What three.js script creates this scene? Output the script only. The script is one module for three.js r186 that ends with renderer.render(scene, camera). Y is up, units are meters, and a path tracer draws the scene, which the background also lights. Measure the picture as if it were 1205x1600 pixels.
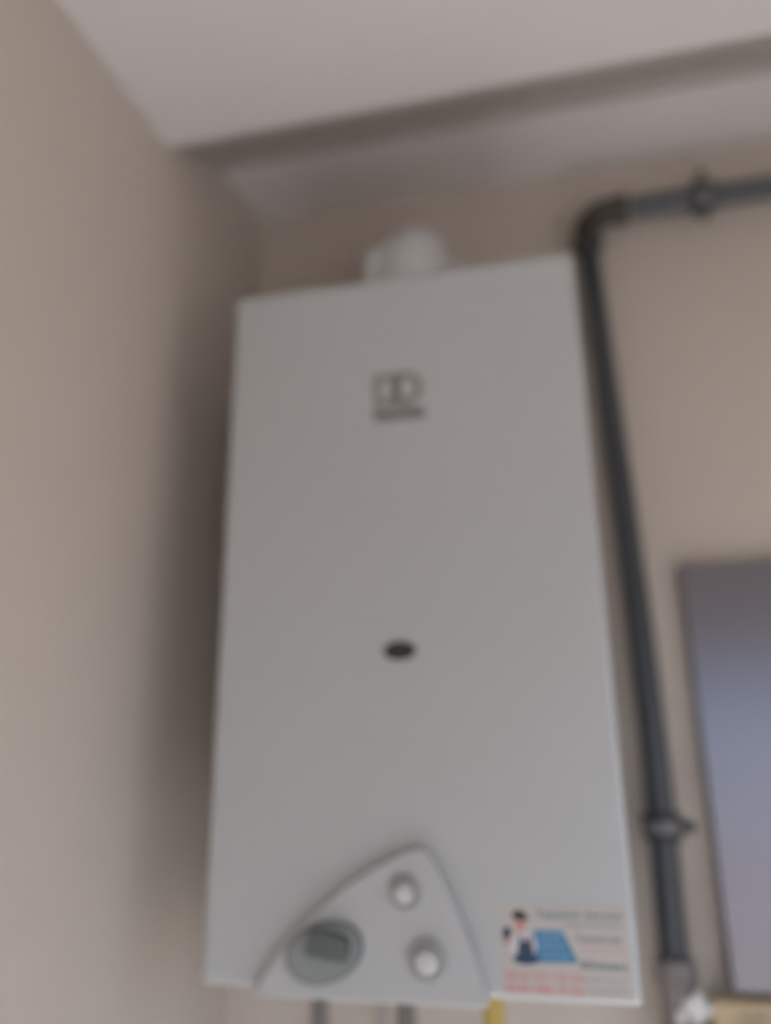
import * as THREE from 'three';
import { RoundedBoxGeometry } from 'three/addons/geometries/RoundedBoxGeometry.js';
import { FontLoader } from 'three/addons/loaders/FontLoader.js';
import { TextGeometry } from 'three/addons/geometries/TextGeometry.js';
import { mergeGeometries } from 'three/addons/utils/BufferGeometryUtils.js';

// ---------- camera, sky, exposure ----------
const UP = 1.45;                                   // height of the boiler's underside above the floor
const camera = new THREE.PerspectiveCamera(65.455, 1205 / 1600, 0.02, 40);
camera.position.set(0.3688, 0.1999 + UP, 0.8059);
camera.rotation.set(0.3075, 0.22057, -0.01132, 'YXZ');
camera.focus = 0.50; camera.userData.fStop = 1.28;   // a hand-held close focus leaves the wall soft
const scene = new THREE.Scene();
{ // hazy bright sky over pale sunlit ground, seen only through the balcony window behind the camera
  const w = 64, h = 32, d = new Float32Array(w * h * 4);
  const sky = [0.46, 0.80, 1.34], haze = [0.58, 0.90, 1.30], ground = [0.74, 0.66, 0.67];
  for (let y = 0; y < h; y++) for (let x = 0; x < w; x++) {
    const e = ((y + 0.5) / h - 0.5) * 180, t = Math.min(1, Math.max(0, e / 40));
    for (let c = 0; c < 3; c++) d[(y * w + x) * 4 + c] = e < 0 ? ground[c] : haze[c] + (sky[c] - haze[c]) * t;
    d[(y * w + x) * 4 + 3] = 1;
  }
  const t = new THREE.DataTexture(d, w, h, THREE.RGBAFormat, THREE.FloatType);
  t.mapping = THREE.EquirectangularReflectionMapping; t.magFilter = t.minFilter = THREE.LinearFilter; t.needsUpdate = true;
  scene.background = t; scene.backgroundIntensity = 5.2;
}
// sun through the balcony window: a patch on the floor behind the camera lights ceiling and boiler from below
const sun = new THREE.DirectionalLight(new THREE.Color().setRGB(1, 0.96, 0.93), 110);
sun.position.set(1.3 + 0.8 * 3, 1.15 * 3, 0.9 + 3); sun.target.position.set(1.3, 0, 0.9);
sun.castShadow = true; sun.shadow.camera.left = sun.shadow.camera.bottom = -3; sun.shadow.camera.right = sun.shadow.camera.top = 3; sun.shadow.camera.far = 12; sun.shadow.mapSize.set(2048, 2048);
scene.add(sun, sun.target);
const renderer = new THREE.WebGLRenderer({ antialias: true });
renderer.toneMapping = THREE.LinearToneMapping;
renderer.toneMappingExposure = 0.36;
renderer.shadowMap.enabled = true;

// ---------- helpers ----------
let seed = 7;
const rnd = () => { seed = (seed * 16807) % 2147483647; return seed / 2147483647; };
const used = {};
function numbered(n) { used[n] = (used[n] ?? -1) + 1; return used[n] ? n + '_' + String(used[n]).padStart(3, '0') : n; }
function noiseTexture(size, octaves, lo, hi) {       // tileable value noise, grey
  const acc = new Float32Array(size * size);
  for (const [cells, amp] of octaves) {
    const g = new Float32Array(cells * cells).map(() => rnd());
    for (let y = 0; y < size; y++) for (let x = 0; x < size; x++) {
      const fx = x / size * cells, fy = y / size * cells, x0 = Math.floor(fx), y0 = Math.floor(fy);
      const s = (t) => t * t * (3 - 2 * t), u = s(fx - x0), v = s(fy - y0), w = (a, b) => g[(b % cells) * cells + (a % cells)];
      acc[y * size + x] += amp * ((w(x0, y0) * (1 - u) + w(x0 + 1, y0) * u) * (1 - v) + (w(x0, y0 + 1) * (1 - u) + w(x0 + 1, y0 + 1) * u) * v);
    }
  }
  const total = octaves.reduce((a, o) => a + o[1], 0), d = new Uint8Array(size * size * 4);
  for (let i = 0; i < size * size; i++) { const v = 255 * (lo + (hi - lo) * acc[i] / total); d[4 * i] = d[4 * i + 1] = d[4 * i + 2] = v; d[4 * i + 3] = 255; }
  const t = new THREE.DataTexture(d, size, size); t.wrapS = t.wrapT = THREE.RepeatWrapping; t.magFilter = t.minFilter = THREE.LinearFilter; t.needsUpdate = true;
  return t;
}
const plaster = noiseTexture(512, [[6, 1], [23, 0.7], [80, 0.6], [220, 0.5]], 0, 1);
const speck = noiseTexture(256, [[40, 1], [128, 1]], 0.25, 1);
const std = (r, g, b, roughness, more = {}) => new THREE.MeshPhysicalMaterial({ color: new THREE.Color().setRGB(r, g, b), roughness, ...more });
const M = {
  wall: std(0.58, 0.515, 0.45, 0.72, { bumpMap: plaster, bumpScale: 0.0012 }),
  white: std(0.66, 0.63, 0.61, 0.8, { bumpMap: plaster, bumpScale: 0.0008 }),
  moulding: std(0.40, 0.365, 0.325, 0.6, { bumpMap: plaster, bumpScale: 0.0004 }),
  floor: std(0.46, 0.48, 0.51, 0.4, { bumpMap: plaster, bumpScale: 0.0005 }),
  enamel: std(0.445, 0.463, 0.46, 0.38, { ior: 2.2 }),
  casing: std(0.54, 0.55, 0.55, 0.5),
  panel: std(0.47, 0.48, 0.475, 0.5),
  knob: std(0.27, 0.29, 0.28, 0.45),
  grip: std(0.115, 0.13, 0.125, 0.45),
  rim: std(0.13, 0.14, 0.135, 0.5),
  ring: std(0.38, 0.38, 0.36, 0.5),
  cap: std(0.58, 0.575, 0.58, 0.35),
  print: std(0.27, 0.25, 0.235, 0.6),
  blackGlass: std(0.03, 0.034, 0.034, 0.25),
  flue: std(0.70, 0.72, 0.72, 0.4),
  gasPaint: std(0.027, 0.034, 0.042, 0.34, { ior: 1.7, bumpMap: speck, bumpScale: 0.0002 }),
  castIron: std(0.05, 0.042, 0.032, 0.55, { bumpMap: speck, bumpScale: 0.0004 }),
  clampSteel: std(0.20, 0.20, 0.205, 0.5, { metalness: 0.6 }),
  rubber: std(0.035, 0.037, 0.04, 0.7),
  steel: std(0.42, 0.42, 0.41, 0.42, { metalness: 0.75 }),
  galvanised: std(0.26, 0.235, 0.225, 0.5, { metalness: 0.35, bumpMap: speck, bumpScale: 0.0004 }),
  greyPipe: std(0.165, 0.15, 0.135, 0.5),
  whitePlastic: std(0.80, 0.79, 0.77, 0.4),
  drain: std(0.46, 0.42, 0.39, 0.5),
  yellowPipe: std(0.50, 0.36, 0.09, 0.45),
  darkGlass: std(0.24, 0.235, 0.26, 0.27, { metalness: 1 }),
  darkEdge: std(0.05, 0.04, 0.045, 0.4),
  pane: std(1, 1, 1, 0.02, { transmission: 1, thickness: 0, ior: 1.45 }),
  frame: std(0.75, 0.75, 0.74, 0.4),
};
function obj(name, geometries, material, parent = scene) {
  const list = (Array.isArray(geometries) ? geometries : [geometries]).map((g) => g.index ? g.toNonIndexed() : g);
  const g = list.length > 1 ? mergeGeometries(list) : list[0];
  const m = new THREE.Mesh(g, material);
  m.name = parent === scene ? numbered(name) : name;
  m.castShadow = m.receiveShadow = true; parent.add(m);
  return m;
}
function struct(name, geometries, material, parent) { const m = obj(name, geometries, material, parent); if (!parent) m.userData.kind = 'structure'; return m; }
function thing(name, label, category, [x, y, z], group) {
  const o = new THREE.Group(); o.name = numbered(name); o.position.set(x, y, z); scene.add(o);
  o.userData = { label, category }; if (group) o.userData.group = group;
  return o;
}
function tag(o, label) { o.userData.label = label; return o; }
function metreUV(g) {                                // box projection, uv in metres
  g = g.index ? g.toNonIndexed() : g;
  const p = g.attributes.position, n = g.attributes.normal, uv = new Float32Array(p.count * 2);
  for (let i = 0; i < p.count; i++) {
    const a = Math.abs(n.getX(i)), b = Math.abs(n.getY(i)), c = Math.abs(n.getZ(i));
    const [u, v] = a >= b && a >= c ? [p.getZ(i), p.getY(i)] : b >= c ? [p.getX(i), p.getZ(i)] : [p.getX(i), p.getY(i)];
    uv[2 * i] = u * 2; uv[2 * i + 1] = v * 2;
  }
  g.setAttribute('uv', new THREE.BufferAttribute(uv, 2));
  return g;
}
function slab(x0, x1, y0, y1, z0, z1) { return metreUV(new THREE.BoxGeometry(x1 - x0, y1 - y0, z1 - z0).translate((x0 + x1) / 2, (y0 + y1) / 2, (z0 + z1) / 2)); }
function rbox(w, h, d, r, x = 0, y = 0, z = 0, seg = 3) { return new RoundedBoxGeometry(w, h, d, seg, r).translate(x, y, z); }
function tube(points, r, seg = 48, sides = 28) { return new THREE.TubeGeometry(new THREE.CatmullRomCurve3(points.map((p) => new THREE.Vector3(...p))), seg, r, sides, false); }
function cyl(r, h, sides = 32, r2 = r) { return new THREE.CylinderGeometry(r2, r, h, sides, 1); }
function lathe(profile, sides = 40) { return new THREE.LatheGeometry(profile.map((p) => new THREE.Vector2(...p)), sides); }
function outline(points) { return new THREE.Shape(points.map((p) => new THREE.Vector2(...p))); }

// ---------- the room ----------
const XR = 1.6, ZF = 2.0, ZB = -0.3, LIP = 1.017 + UP;
// left wall: a touch out of square, so it runs slightly away from the boiler towards the camera
const leftAt = (z) => -0.097 - 0.06 * (z - ZB);
{
  const s = outline([[leftAt(ZB - 0.15), -(ZB - 0.15)], [leftAt(ZF + 0.15), -(ZF + 0.15)], [leftAt(ZF + 0.15) - 0.15, -(ZF + 0.15)], [leftAt(ZB - 0.15) - 0.15, -(ZB - 0.15)]]);
  const g = new THREE.ExtrudeGeometry(s, { depth: 2.85, bevelEnabled: false }).rotateX(-Math.PI / 2);
  struct('wall_left', metreUV(g), M.wall);
}
struct('wall_back', slab(leftAt(ZB) - 0.001, XR + 0.15, 0, 2.85, ZB - 0.15, ZB), M.wall);
// glazed corner behind and right of the camera: a window in the right wall and one in the front wall
const WX0 = 0.62, WX1 = 1.52, WZ0 = 0.35, WZ1 = 1.85, WY0 = -0.95 + UP, WY1 = 0.56 + UP;
struct('wall_right', [slab(XR, XR + 0.15, 0, 2.85, ZB, WZ0), slab(XR, XR + 0.15, 0, 2.85, WZ1, ZF + 0.15), slab(XR, XR + 0.15, 0, WY0, WZ0, WZ1), slab(XR, XR + 0.15, WY1, 2.85, WZ0, WZ1)], M.wall);
struct('wall_front', [slab(leftAt(ZF), WX0, 0, 2.85, ZF, ZF + 0.15), slab(WX1, XR, 0, 2.85, ZF, ZF + 0.15), slab(WX0, WX1, 0, WY0, ZF, ZF + 0.15), slab(WX0, WX1, WY1, 2.85, ZF, ZF + 0.15)], M.wall);
struct('floor', slab(-0.6, XR + 0.15, -0.12, 0, ZB - 0.15, ZF + 0.15), M.floor);
function glazing(name, W, x, z, turn) {
  const w = new THREE.Group(); w.name = name; w.position.set(x, WY0, z); w.rotation.y = turn; w.userData.kind = 'structure'; scene.add(w);
  const H = WY1 - WY0, f = 0.045;
  obj('window_frame', [rbox(W, f, 0.06, 0.006, 0, f / 2, 0), rbox(W, f, 0.06, 0.006, 0, H - f / 2, 0), rbox(f, H, 0.06, 0.006, -W / 2 + f / 2, H / 2, 0), rbox(f, H, 0.06, 0.006, W / 2 - f / 2, H / 2, 0), rbox(f, H, 0.06, 0.006, 0, H / 2, 0)], M.frame, w);
  for (const s of [-1, 1]) obj('pane', new THREE.BoxGeometry(W / 2 - 1.5 * f, H - 2 * f, 0.004).translate(s * (W / 4 - f / 4), H / 2, 0), M.pane, w);
  obj('window_sill', rbox(W + 0.08, 0.025, 0.16, 0.006, 0, -0.0125, -0.09), M.frame, w);
}
glazing('window_1', WX1 - WX0, (WX0 + WX1) / 2, ZF + 0.09, 0);
glazing('window_2', WZ1 - WZ0, XR + 0.09, (WZ0 + WZ1) / 2, Math.PI / 2);
// ceiling: the lower flat of the room ends in a lip above the boiler; behind it a stepped moulding climbs to the soffit
struct('ceiling', slab(-0.6, XR + 0.15, LIP, LIP + 0.25, -0.003, ZF + 0.15), M.white);
struct('ceiling_back', (() => {
  const s = outline([[0.153, 1.1015], [0.153, 1.27], [0.45, 1.27], [0.45, 1.124]]);
  return metreUV(new THREE.ExtrudeGeometry(s, { depth: XR + 0.75, bevelEnabled: false }).rotateY(Math.PI / 2).translate(-0.6, UP, 0));
})(), M.white);
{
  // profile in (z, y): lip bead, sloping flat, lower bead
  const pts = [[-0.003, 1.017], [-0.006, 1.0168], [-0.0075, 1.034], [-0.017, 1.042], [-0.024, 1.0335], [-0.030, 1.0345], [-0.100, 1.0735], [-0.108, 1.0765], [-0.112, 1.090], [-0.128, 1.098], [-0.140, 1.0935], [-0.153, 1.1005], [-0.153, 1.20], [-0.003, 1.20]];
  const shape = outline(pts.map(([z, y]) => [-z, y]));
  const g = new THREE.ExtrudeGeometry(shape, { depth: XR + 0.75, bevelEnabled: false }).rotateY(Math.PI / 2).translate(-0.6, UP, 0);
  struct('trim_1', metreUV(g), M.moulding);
}

// ---------- the boiler ----------
const W = 0.41, H = 0.757;
const boiler = thing('wall_boiler', 'white enamelled wall-hung gas boiler with grey dials and a printed service sticker', 'boiler', [0, UP, 0]);
obj('casing', [rbox(W - 0.01, H - 0.008, 0.268, 0.006, W / 2, H / 2 + 0.003, -0.164), rbox(W - 0.05, 0.012, 0.2, 0.003, W / 2, 0.003, -0.16)], M.casing, boiler);
const cover = obj('front_cover', rbox(W, H, 0.04, 0.0065, W / 2, H / 2, -0.02, 5), M.enamel, boiler);
obj('wall_bracket', rbox(0.3, 0.05, 0.012, 0.002, W / 2, 0.68, -0.299 + 0.005), M.steel, boiler);
{ // viewing port
  const port = obj('viewing_port', new THREE.CylinderGeometry(0.0152, 0.0162, 0.003, 48).rotateX(Math.PI / 2).scale(1, 0.55, 1).translate(0.2016, 0.3115, 0.001), M.blackGlass, boiler);
  tag(port, 'dark oval viewing port');
  obj('port_rim', new THREE.TorusGeometry(0.0158, 0.0012, 10, 48).scale(1, 0.55, 1).translate(0.2016, 0.3115, 0.0012), M.rubber, port);
}
{ // twin-letter mark and its line of lettering
  const dee = (x, w, h, t, flat) => {
    const s = new THREE.Shape(), r = h / 2, k = w - flat;
    s.moveTo(x, 0); s.lineTo(x + flat, 0); s.absellipse(x + flat, r, k, r, -Math.PI / 2, Math.PI / 2, false, 0); s.lineTo(x, h); s.lineTo(x, 0);
    const hole = new THREE.Path(), i = h - 2 * t;
    hole.moveTo(x + t, t); hole.lineTo(x + t, h - t); hole.lineTo(x + flat, h - t); hole.absellipse(x + flat, r, k - t, i / 2, Math.PI / 2, -Math.PI / 2, true, 0); hole.lineTo(x + t, t);
    s.holes.push(hole);
    return new THREE.ExtrudeGeometry(s, { depth: 0.0006, bevelEnabled: false, curveSegments: 24 });
  };
  const font = await new FontLoader().loadAsync('fonts/droid/droid_sans_bold.typeface.json');
  const word = new TextGeometry('DemirDöküm', { font, size: 0.0088, depth: 0.0006, curveSegments: 4 });
  word.computeBoundingBox();
  word.scale(0.0585 / word.boundingBox.max.x, 1.75, 1);
  const logo = obj('logo', [dee(0, 0.032, 0.0425, 0.0095, 0.014), dee(0.0235, 0.0345, 0.0425, 0.0095, 0.012)], M.print, boiler);
  logo.position.set(0.1752, 0.5865, 0);
  tag(logo, 'grey twin-letter emblem');
  const t = obj('lettering', [word, word.clone().translate(0.0007, 0, 0), word.clone().translate(0.0003, 0.0008, 0)], M.print, logo); t.position.set(0.0004, -0.0172, 0);
}
{ // shield-shaped control panel, standing proud of the cover
  const s = new THREE.Shape();
  s.moveTo(0.0585, -0.003);
  s.bezierCurveTo(0.075, 0.028, 0.108, 0.064, 0.148, 0.0905);
  s.bezierCurveTo(0.170, 0.105, 0.193, 0.117, 0.209, 0.1222);
  s.bezierCurveTo(0.216, 0.1245, 0.222, 0.1245, 0.2265, 0.119);
  s.bezierCurveTo(0.240, 0.102, 0.262, 0.055, 0.2755, 0.001);
  s.lineTo(0.275, -0.003); s.lineTo(0.0585, -0.003);
  const g = new THREE.ExtrudeGeometry(s, { depth: 0.006, bevelEnabled: true, bevelThickness: 0.006, bevelSize: 0.004, bevelOffset: -0.002, bevelSegments: 4, curveSegments: 28 });
  const panel = obj('control_panel', g, M.panel, boiler);
  // oval selector
  const dial = obj('selector_dial', [new THREE.CylinderGeometry(0.0355, 0.0355, 0.005, 64).rotateX(Math.PI / 2).scale(1, 0.66, 1), ], M.knob, panel);
  dial.position.set(0.1285, 0.0352, 0.0138); dial.rotation.z = 0.30; tag(dial, 'grey oval selector dial');
  obj('rim', new THREE.TorusGeometry(0.0362, 0.0019, 12, 72).scale(1, 0.67, 1), M.rim, dial);
  const gs = new THREE.Shape();
  gs.moveTo(-0.017, 0.0015); gs.lineTo(-0.013, 0.016); gs.quadraticCurveTo(0.006, 0.018, 0.020, 0.011); gs.quadraticCurveTo(0.024, 0.004, 0.020, -0.004); gs.quadraticCurveTo(0.004, -0.0045, -0.0145, -0.0015); gs.lineTo(-0.017, 0.0015);
  const grip = obj('grip', new THREE.ExtrudeGeometry(gs, { depth: 0.010, bevelEnabled: true, bevelThickness: 0.002, bevelSize: 0.0015, bevelSegments: 3, curveSegments: 12 }), M.grip, dial);
  grip.position.set(0.003, 0.0005, 0.002); grip.rotation.z = -0.35; tag(grip, 'dark raised grip');
  // two small round knobs
  const knob = (name, x, y, r, ringMat) => {
    const collar = obj(name, lathe([[r * 0.62, -0.001], [r * 0.64, 0.0012], [r * 0.86, 0.0036], [r, 0.003], [r * 1.04, 0.0004], [r * 1.04, -0.002]]).rotateX(Math.PI / 2), ringMat, panel);
    collar.position.set(x, y, 0.012);
    obj('cap', lathe([[0, 0.011], [r * 0.42, 0.0106], [r * 0.54, 0.0094], [r * 0.6, 0.006], [r * 0.62, -0.001]]).rotateX(Math.PI / 2), M.cap, collar);
    return collar;
  };
  tag(knob('round_knob', 0.2052, 0.0872, 0.0152, M.ring), 'small upper round knob');
  tag(knob('round_knob', 0.2248, 0.0316, 0.0178, M.ring), 'small lower round knob');
}
{ // printed sticker
  const c = document.createElement('canvas'); c.width = 1024; c.height = 740;
  const k = c.getContext('2d'), X = (p) => (p - 783) / 204 * 1024, Y = (p) => (p - 1412) / 147 * 740;
  k.fillStyle = '#c0bbb5'; k.fillRect(0, 0, 1024, 740);
  const text = (s, x0, x1, y, size, color, style = 'bold') => {
    k.font = style + ' ' + Math.round(size / 147 * 740) + 'px sans-serif'; k.fillStyle = color; k.textBaseline = 'middle';
    const w = k.measureText(s).width; k.save(); k.translate(X(x0), Y(y)); k.scale((X(x1) - X(x0)) / w, 1); k.fillText(s, 0, 0); k.restore();
  };
  // blue tab with pale lines of lettering
  k.fillStyle = '#417ca4'; k.beginPath(); k.moveTo(X(838), Y(1453)); k.lineTo(X(883), Y(1453)); k.lineTo(X(906), Y(1504)); k.lineTo(X(830), Y(1506)); k.closePath(); k.fill();
  text('Kombi', 846, 882, 1463, 11, '#8fb6d2'); text('Bakım', 846, 888, 1478, 11, '#8fb6d2'); text('Onarım', 846, 894, 1493, 11, '#8fb6d2');
  // workman: cap, face, raised arm with spanner, shirt and overalls
  const blob = (x, y, rx, ry, color, a = 0) => { k.fillStyle = color; k.beginPath(); k.ellipse(X(x), Y(y), rx / 204 * 1024, ry / 147 * 740, a, 0, 7); k.fill(); };
  blob(822, 1478, 19, 22, '#c9c6cc'); blob(800, 1478, 7, 18, '#cfcbd0', -0.25);
  blob(815, 1444, 9, 13, '#c08e86'); blob(814, 1430, 12, 8.5, '#3a3836'); blob(822, 1435, 10, 3, '#3a3836');
  blob(793, 1460, 7.5, 11, '#333c4e', 0.15); blob(792, 1474, 6, 6, '#b98a82');
  blob(822, 1488, 13, 17, '#3b4356'); blob(822, 1501, 21, 9, '#23455f'); blob(815, 1472, 3, 9, '#3b4356'); blob(830, 1472, 3, 9, '#3b4356');
  text('Yaşamlı Servisi', 840, 978, 1427, 17, '#5c6f80', 'italic bold');
  text('Uygulamaları', 884, 978, 1442, 9, '#7e8788');
  text('Tamirat', 903, 976, 1465, 15, '#6a6d68'); text('ve bakımda', 912, 982, 1480, 8, '#c29a94');
  text('Klimacı', 908, 981, 1507, 17, '#2f5a55');
  text('kombi servisi', 913, 981, 1529, 8, '#969590'); text('hizmetleri', 920, 981, 1545, 9, '#93918b');
  text('0538 951 56 56', 787, 912, 1528, 17, '#c98683'); text('0545 986 75 85', 787, 912, 1548, 17, '#cb7b78');
  const t = new THREE.CanvasTexture(c); t.colorSpace = THREE.SRGBColorSpace;
  const w = 0.1115, h = 0.073, s = new THREE.Shape(), q = 0.003;
  s.moveTo(-w / 2 + q, -h / 2); s.lineTo(w / 2 - q, -h / 2); s.quadraticCurveTo(w / 2, -h / 2, w / 2, -h / 2 + q); s.lineTo(w / 2, h / 2 - q); s.quadraticCurveTo(w / 2, h / 2, w / 2 - q, h / 2);
  s.lineTo(-w / 2 + q, h / 2); s.quadraticCurveTo(-w / 2, h / 2, -w / 2, h / 2 - q); s.lineTo(-w / 2, -h / 2 + q); s.quadraticCurveTo(-w / 2, -h / 2, -w / 2 + q, -h / 2);
  const g = new THREE.ExtrudeGeometry(s, { depth: 0.0004, bevelEnabled: false }), p = g.attributes.position, uv = g.attributes.uv;
  for (let i = 0; i < p.count; i++) uv.setXY(i, p.getX(i) / w + 0.5, p.getY(i) / h + 0.5);
  const sticker = obj('sticker', g, new THREE.MeshPhysicalMaterial({ map: t, roughness: 0.4 }), boiler);
  sticker.position.set(0.3465, 0.0412, 0.0001); sticker.rotation.z = -0.004;
  tag(sticker, 'printed service sticker with a workman, blue tab and red phone numbers');
}

// ---------- flue ----------
{
  const f = thing('flue_elbow', 'white flue elbow rising from the top of the boiler and turning into the wall', 'flue pipe', [0.194, UP + H - 0.002, -0.165]);
  obj('elbow', (() => {
    const R = 0.062, pts = [[0, 0, 0], [0, 0.06, 0]], up = 0.104;
    for (let i = 0; i <= 8; i++) { const a = i / 8 * Math.PI / 2; pts.push([0, up + R * Math.sin(a), -R * (1 - Math.cos(a))]); }
    pts.push([0, up + R, -0.134]);
    return tube(pts, 0.049, 80, 40);
  })(), M.flue, f);
  obj('collar', lathe([[0.049, 0], [0.058, 0], [0.0595, 0.004], [0.0595, 0.075], [0.0575, 0.08], [0.049, 0.081]], 48), M.flue, f);
  obj('wall_plate', lathe([[0.048, 0], [0.072, 0], [0.074, 0.003], [0.072, 0.007], [0.05, 0.009]], 48).rotateX(Math.PI / 2).translate(0, 0.166, -0.1345), M.flue, f);
  obj('test_port', lathe([[0.0, 0.152], [0.017, 0.152], [0.0205, 0.149], [0.0215, 0.144], [0.0215, 0.02], [0.0, 0.02]], 36).translate(-0.048, 0, 0.005), M.flue, f);
  obj('clamp_screw', [rbox(0.012, 0.02, 0.018, 0.002, -0.058, 0.06, 0.012), cyl(0.004, 0.03, 16).rotateX(Math.PI / 2).translate(-0.06, 0.06, 0.016)], M.flue, f);
}

// ---------- pipes under the boiler ----------
function dropPipe(name, x, z, r, mat, label, nutMat) {
  const t = thing(name, label, 'pipe', [x, UP, z]);
  const y1 = -0.62, R = 0.04, pts = [[0, -0.003, 0], [0, -0.2, 0], [0, y1 + R + 0.1, 0]];
  for (let i = 0; i <= 6; i++) { const a = i / 6 * Math.PI / 2; pts.push([0, y1 + R - R * Math.sin(a), -R + R * Math.cos(a)]); }
  pts.push([0, y1, ZB - z + 0.002]);
  obj('tube', tube(pts, r, 80, 24), mat, t);
  obj('wall_rose', lathe([[r * 0.9, 0], [r * 2.0, 0], [r * 1.9, 0.005], [r * 1.1, 0.009]], 32).rotateX(Math.PI / 2).translate(0, y1, ZB - z + 0.001), nutMat, t);
  return t;
}
dropPipe('water_pipe', 0.0744, -0.15, 0.0092, M.greyPipe, 'dull grey pipe leaving the boiler underside below the oval dial', M.steel);
dropPipe('water_pipe', 0.1711, -0.15, 0.0102, M.greyPipe, 'dull grey pipe leaving the boiler underside below the round knobs', M.steel);
dropPipe('drain_pipe', 0.139, -0.17, 0.006, M.drain, 'thin pale pipe under the boiler between two dull grey pipes', M.whitePlastic);
dropPipe('gas_feed_pipe', 0.2649, -0.15, 0.0115, M.yellowPipe, 'yellow pipe leaving the boiler underside left of the sticker', M.steel);

// ---------- dark gas pipe on the wall ----------
const PZ = -0.262, PR = 0.0165;
{
  const g = thing('gas_pipe', 'dark painted iron pipe running down beside the boiler and off along the wall', 'pipe', [0.4475, UP, PZ]);
  const X = (x) => x - 0.4475;
  obj('vertical_pipe', tube([[X(0.4470), 0.965, 0], [X(0.4475), 0.90, 0], [X(0.4530), 0.72, 0], [X(0.4600), 0.48, 0], [X(0.4640), 0.22, 0], [X(0.4620), 0.06, 0], [X(0.4605), -0.022, 0]], PR, 60, 32), M.gasPaint, g);
  const hp = cyl(PR, XR - 0.515, 32).rotateZ(Math.PI / 2).translate(X((XR + 0.515) / 2 + 0.001), 0.997, 0);
  obj('horizontal_pipe', hp, M.gasPaint, g);
  const R = 0.036, pts = [[X(0.4470), 0.945, 0]];
  for (let i = 0; i <= 8; i++) { const a = i / 8 * Math.PI / 2; pts.push([X(0.4470) + R - R * Math.cos(a), 0.961 + R * Math.sin(a), 0]); }
  pts.push([X(0.502), 0.997, 0]);
  const bead = (r) => lathe([[PR - 0.001, -0.008], [r - 0.002, -0.008], [r, -0.005], [r, 0.005], [r - 0.002, 0.008], [PR - 0.001, 0.008]], 36);
  obj('elbow', [tube(pts, 0.0205, 40, 32), bead(0.0235).translate(X(0.4470), 0.945, 0), bead(0.0235).rotateZ(Math.PI / 2).translate(X(0.502), 0.997, 0)], M.castIron, g);
  // union and bare pipe below it
  obj('coupling', [lathe([[PR, 0.0], [0.0215, 0.001], [0.023, -0.003], [0.023, -0.026], [0.021, -0.031], [0.0195, -0.034], [0.0195, -0.058], [PR, -0.062]], 40).translate(X(0.4612), -0.014, 0)], M.galvanised, g);
  obj('lower_pipe', [cyl(0.0172, 1.38, 32).translate(X(0.4588), -0.07 - 0.69, 0)], M.galvanised, g);
  const handle = new THREE.Shape();
  for (let i = 0; i <= 60; i++) { const a = i / 60 * Math.PI * 2, r = 0.0105 + 0.0026 * Math.cos(4 * a + 0.6); i ? handle.lineTo(r * Math.cos(a), r * Math.sin(a)) : handle.moveTo(r, 0); }
  const vh = obj('valve_handle', [new THREE.ExtrudeGeometry(handle, { depth: 0.012, bevelEnabled: true, bevelThickness: 0.003, bevelSize: 0.002, bevelSegments: 4 }), new THREE.SphereGeometry(0.0058, 20, 14).translate(-0.0175, -0.0105, 0.006), cyl(0.006, 0.03, 20).rotateX(Math.PI / 2).translate(0, 0, -0.012)], M.whitePlastic, g);
  vh.position.set(X(0.4765), -0.0485, 0.048); vh.rotation.y = -0.2; tag(vh, 'small white plastic valve handle');
}
function pipeClamp(label, pos, turn, ear) {
  const t = thing('pipe_clamp', label, 'pipe clamp', pos, 'clamps holding the dark pipe');
  t.rotation.z = turn;                                // local y runs along the pipe
  obj('rubber_lining', lathe([[PR, -0.015], [0.0215, -0.015], [0.0228, -0.0135], [0.0228, 0.0135], [0.0215, 0.015], [PR, 0.015]], 40), M.rubber, t);
  const band = obj('band', lathe([[0.0226, -0.0065], [0.0242, -0.0065], [0.0247, -0.0055], [0.0247, 0.0055], [0.0242, 0.0065], [0.0226, 0.0065]], 48), M.clampSteel, t);
  for (const s of ear) {
    obj('ear', rbox(0.013, 0.015, 0.006, 0.0012, s * 0.030, 0, 0.0045), M.clampSteel, t);
    obj('bolt', [cyl(0.0035, 0.026, 12).rotateX(Math.PI / 2).translate(s * 0.031, 0, 0.0045), cyl(0.006, 0.004, 6).rotateX(Math.PI / 2).translate(s * 0.031, 0, 0.0185)], M.rubber, t);
  }
  obj('stud', [cyl(0.005, 0.03, 16).rotateX(Math.PI / 2).translate(0, 0, -0.0295)], M.steel, t);
  return band;
}
pipeClamp('grey split pipe clamp on the horizontal run near the ceiling', [0.6165, 0.997 + UP, PZ], Math.PI / 2, [1, -1]);
pipeClamp('grey split pipe clamp on the vertical run low beside the boiler', [0.4637, 0.1265 + UP, PZ], 0.0, [1]);

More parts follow.
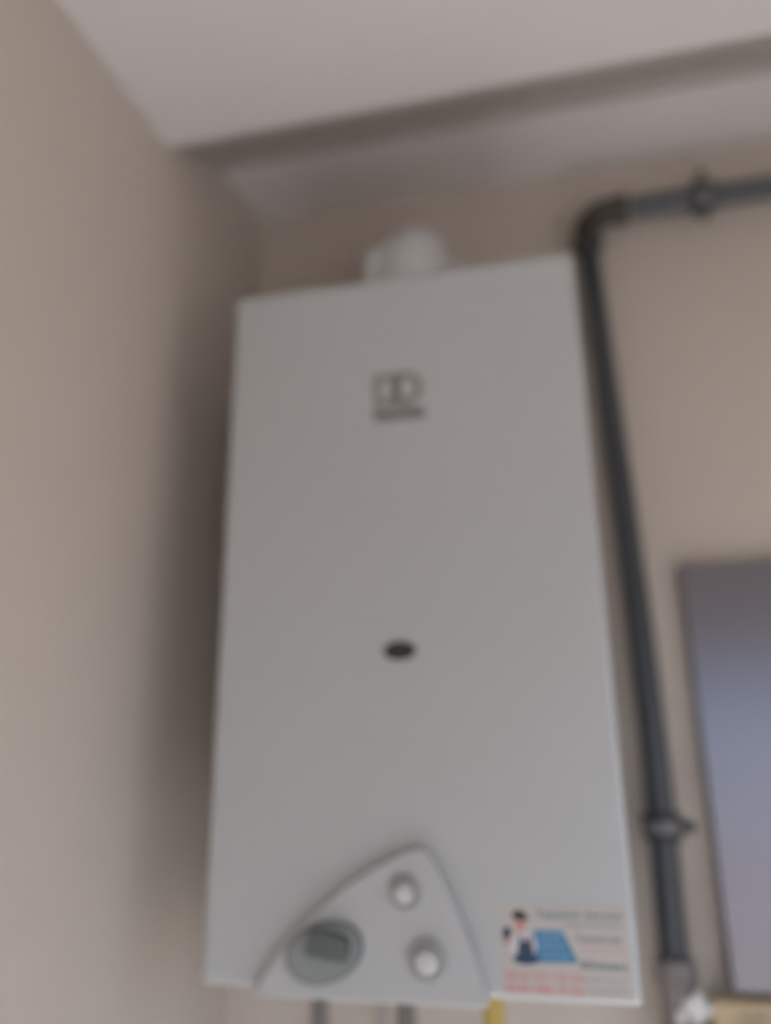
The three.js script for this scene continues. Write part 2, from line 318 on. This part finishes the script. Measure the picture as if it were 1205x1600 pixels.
// ---------- dark glossy panel on the wall ----------
{
  const p = thing('wall_panel', 'dark glossy glass panel on the wall right of the dark pipe', 'panel', [0.5222, UP - 0.0525, -0.2985]);
  const w = 0.48, h = 0.5025;
  obj('backing', rbox(w, h, 0.012, 0.002, w / 2, h / 2, 0.0045), M.darkEdge, p);
  obj('glass_sheet', rbox(w - 0.002, h - 0.002, 0.006, 0.0015, w / 2, h / 2, 0.0133), M.darkGlass, p);
}

// ---------- shelf and yellow carton at the lower right ----------
{
  const s = thing('wall_shelf', 'narrow white wall shelf under the yellow carton, right of the pipe coupling', 'shelf', [0.485, UP - 0.130, -0.3]);
  obj('board', rbox(0.46, 0.016, 0.15, 0.003, 0.24, 0.008, 0.0755), M.frame, s);
  for (const x of [0.06, 0.42]) obj('bracket', [rbox(0.016, 0.09, 0.006, 0.001, x, -0.045, 0.003), rbox(0.016, 0.006, 0.11, 0.001, x, -0.004, 0.056)], M.steel, s);
  const c = document.createElement('canvas'); c.width = 1024; c.height = 256; const k = c.getContext('2d');
  k.fillStyle = '#e6cfa6'; k.fillRect(0, 0, 1024, 256);
  k.fillStyle = '#5b5a68'; k.font = 'bold 40px sans-serif'; k.textBaseline = 'middle'; k.fillText('mutfak', 116, 56); k.fillText('mutfak', 116, 112);
  const t = new THREE.CanvasTexture(c); t.colorSpace = THREE.SRGBColorSpace;
  const box = thing('carton', 'yellow printed carton lying on a shelf below the dark panel', 'carton', [0.6035, UP - 0.1135, -0.2795]);
  const w = 0.216, h = 0.0585, d = 0.032;
  obj('carton_body', rbox(w, h, d, 0.003, 0, h / 2, 0), std(0.66, 0.53, 0.32, 0.6), box);
  obj('printed_face', rbox(w - 0.008, h - 0.006, 0.0012, 0.0005, 0, h / 2, d / 2), new THREE.MeshPhysicalMaterial({ map: t, roughness: 0.6 }), box);
  obj('shaded_end', rbox(0.0015, h - 0.006, d - 0.008, 0.0006, -w / 2, h / 2, 0), std(0.42, 0.41, 0.37, 0.6), box);  // shade on the carton's left end, put in as a thin grey sheet
}
renderer.render(scene, camera);
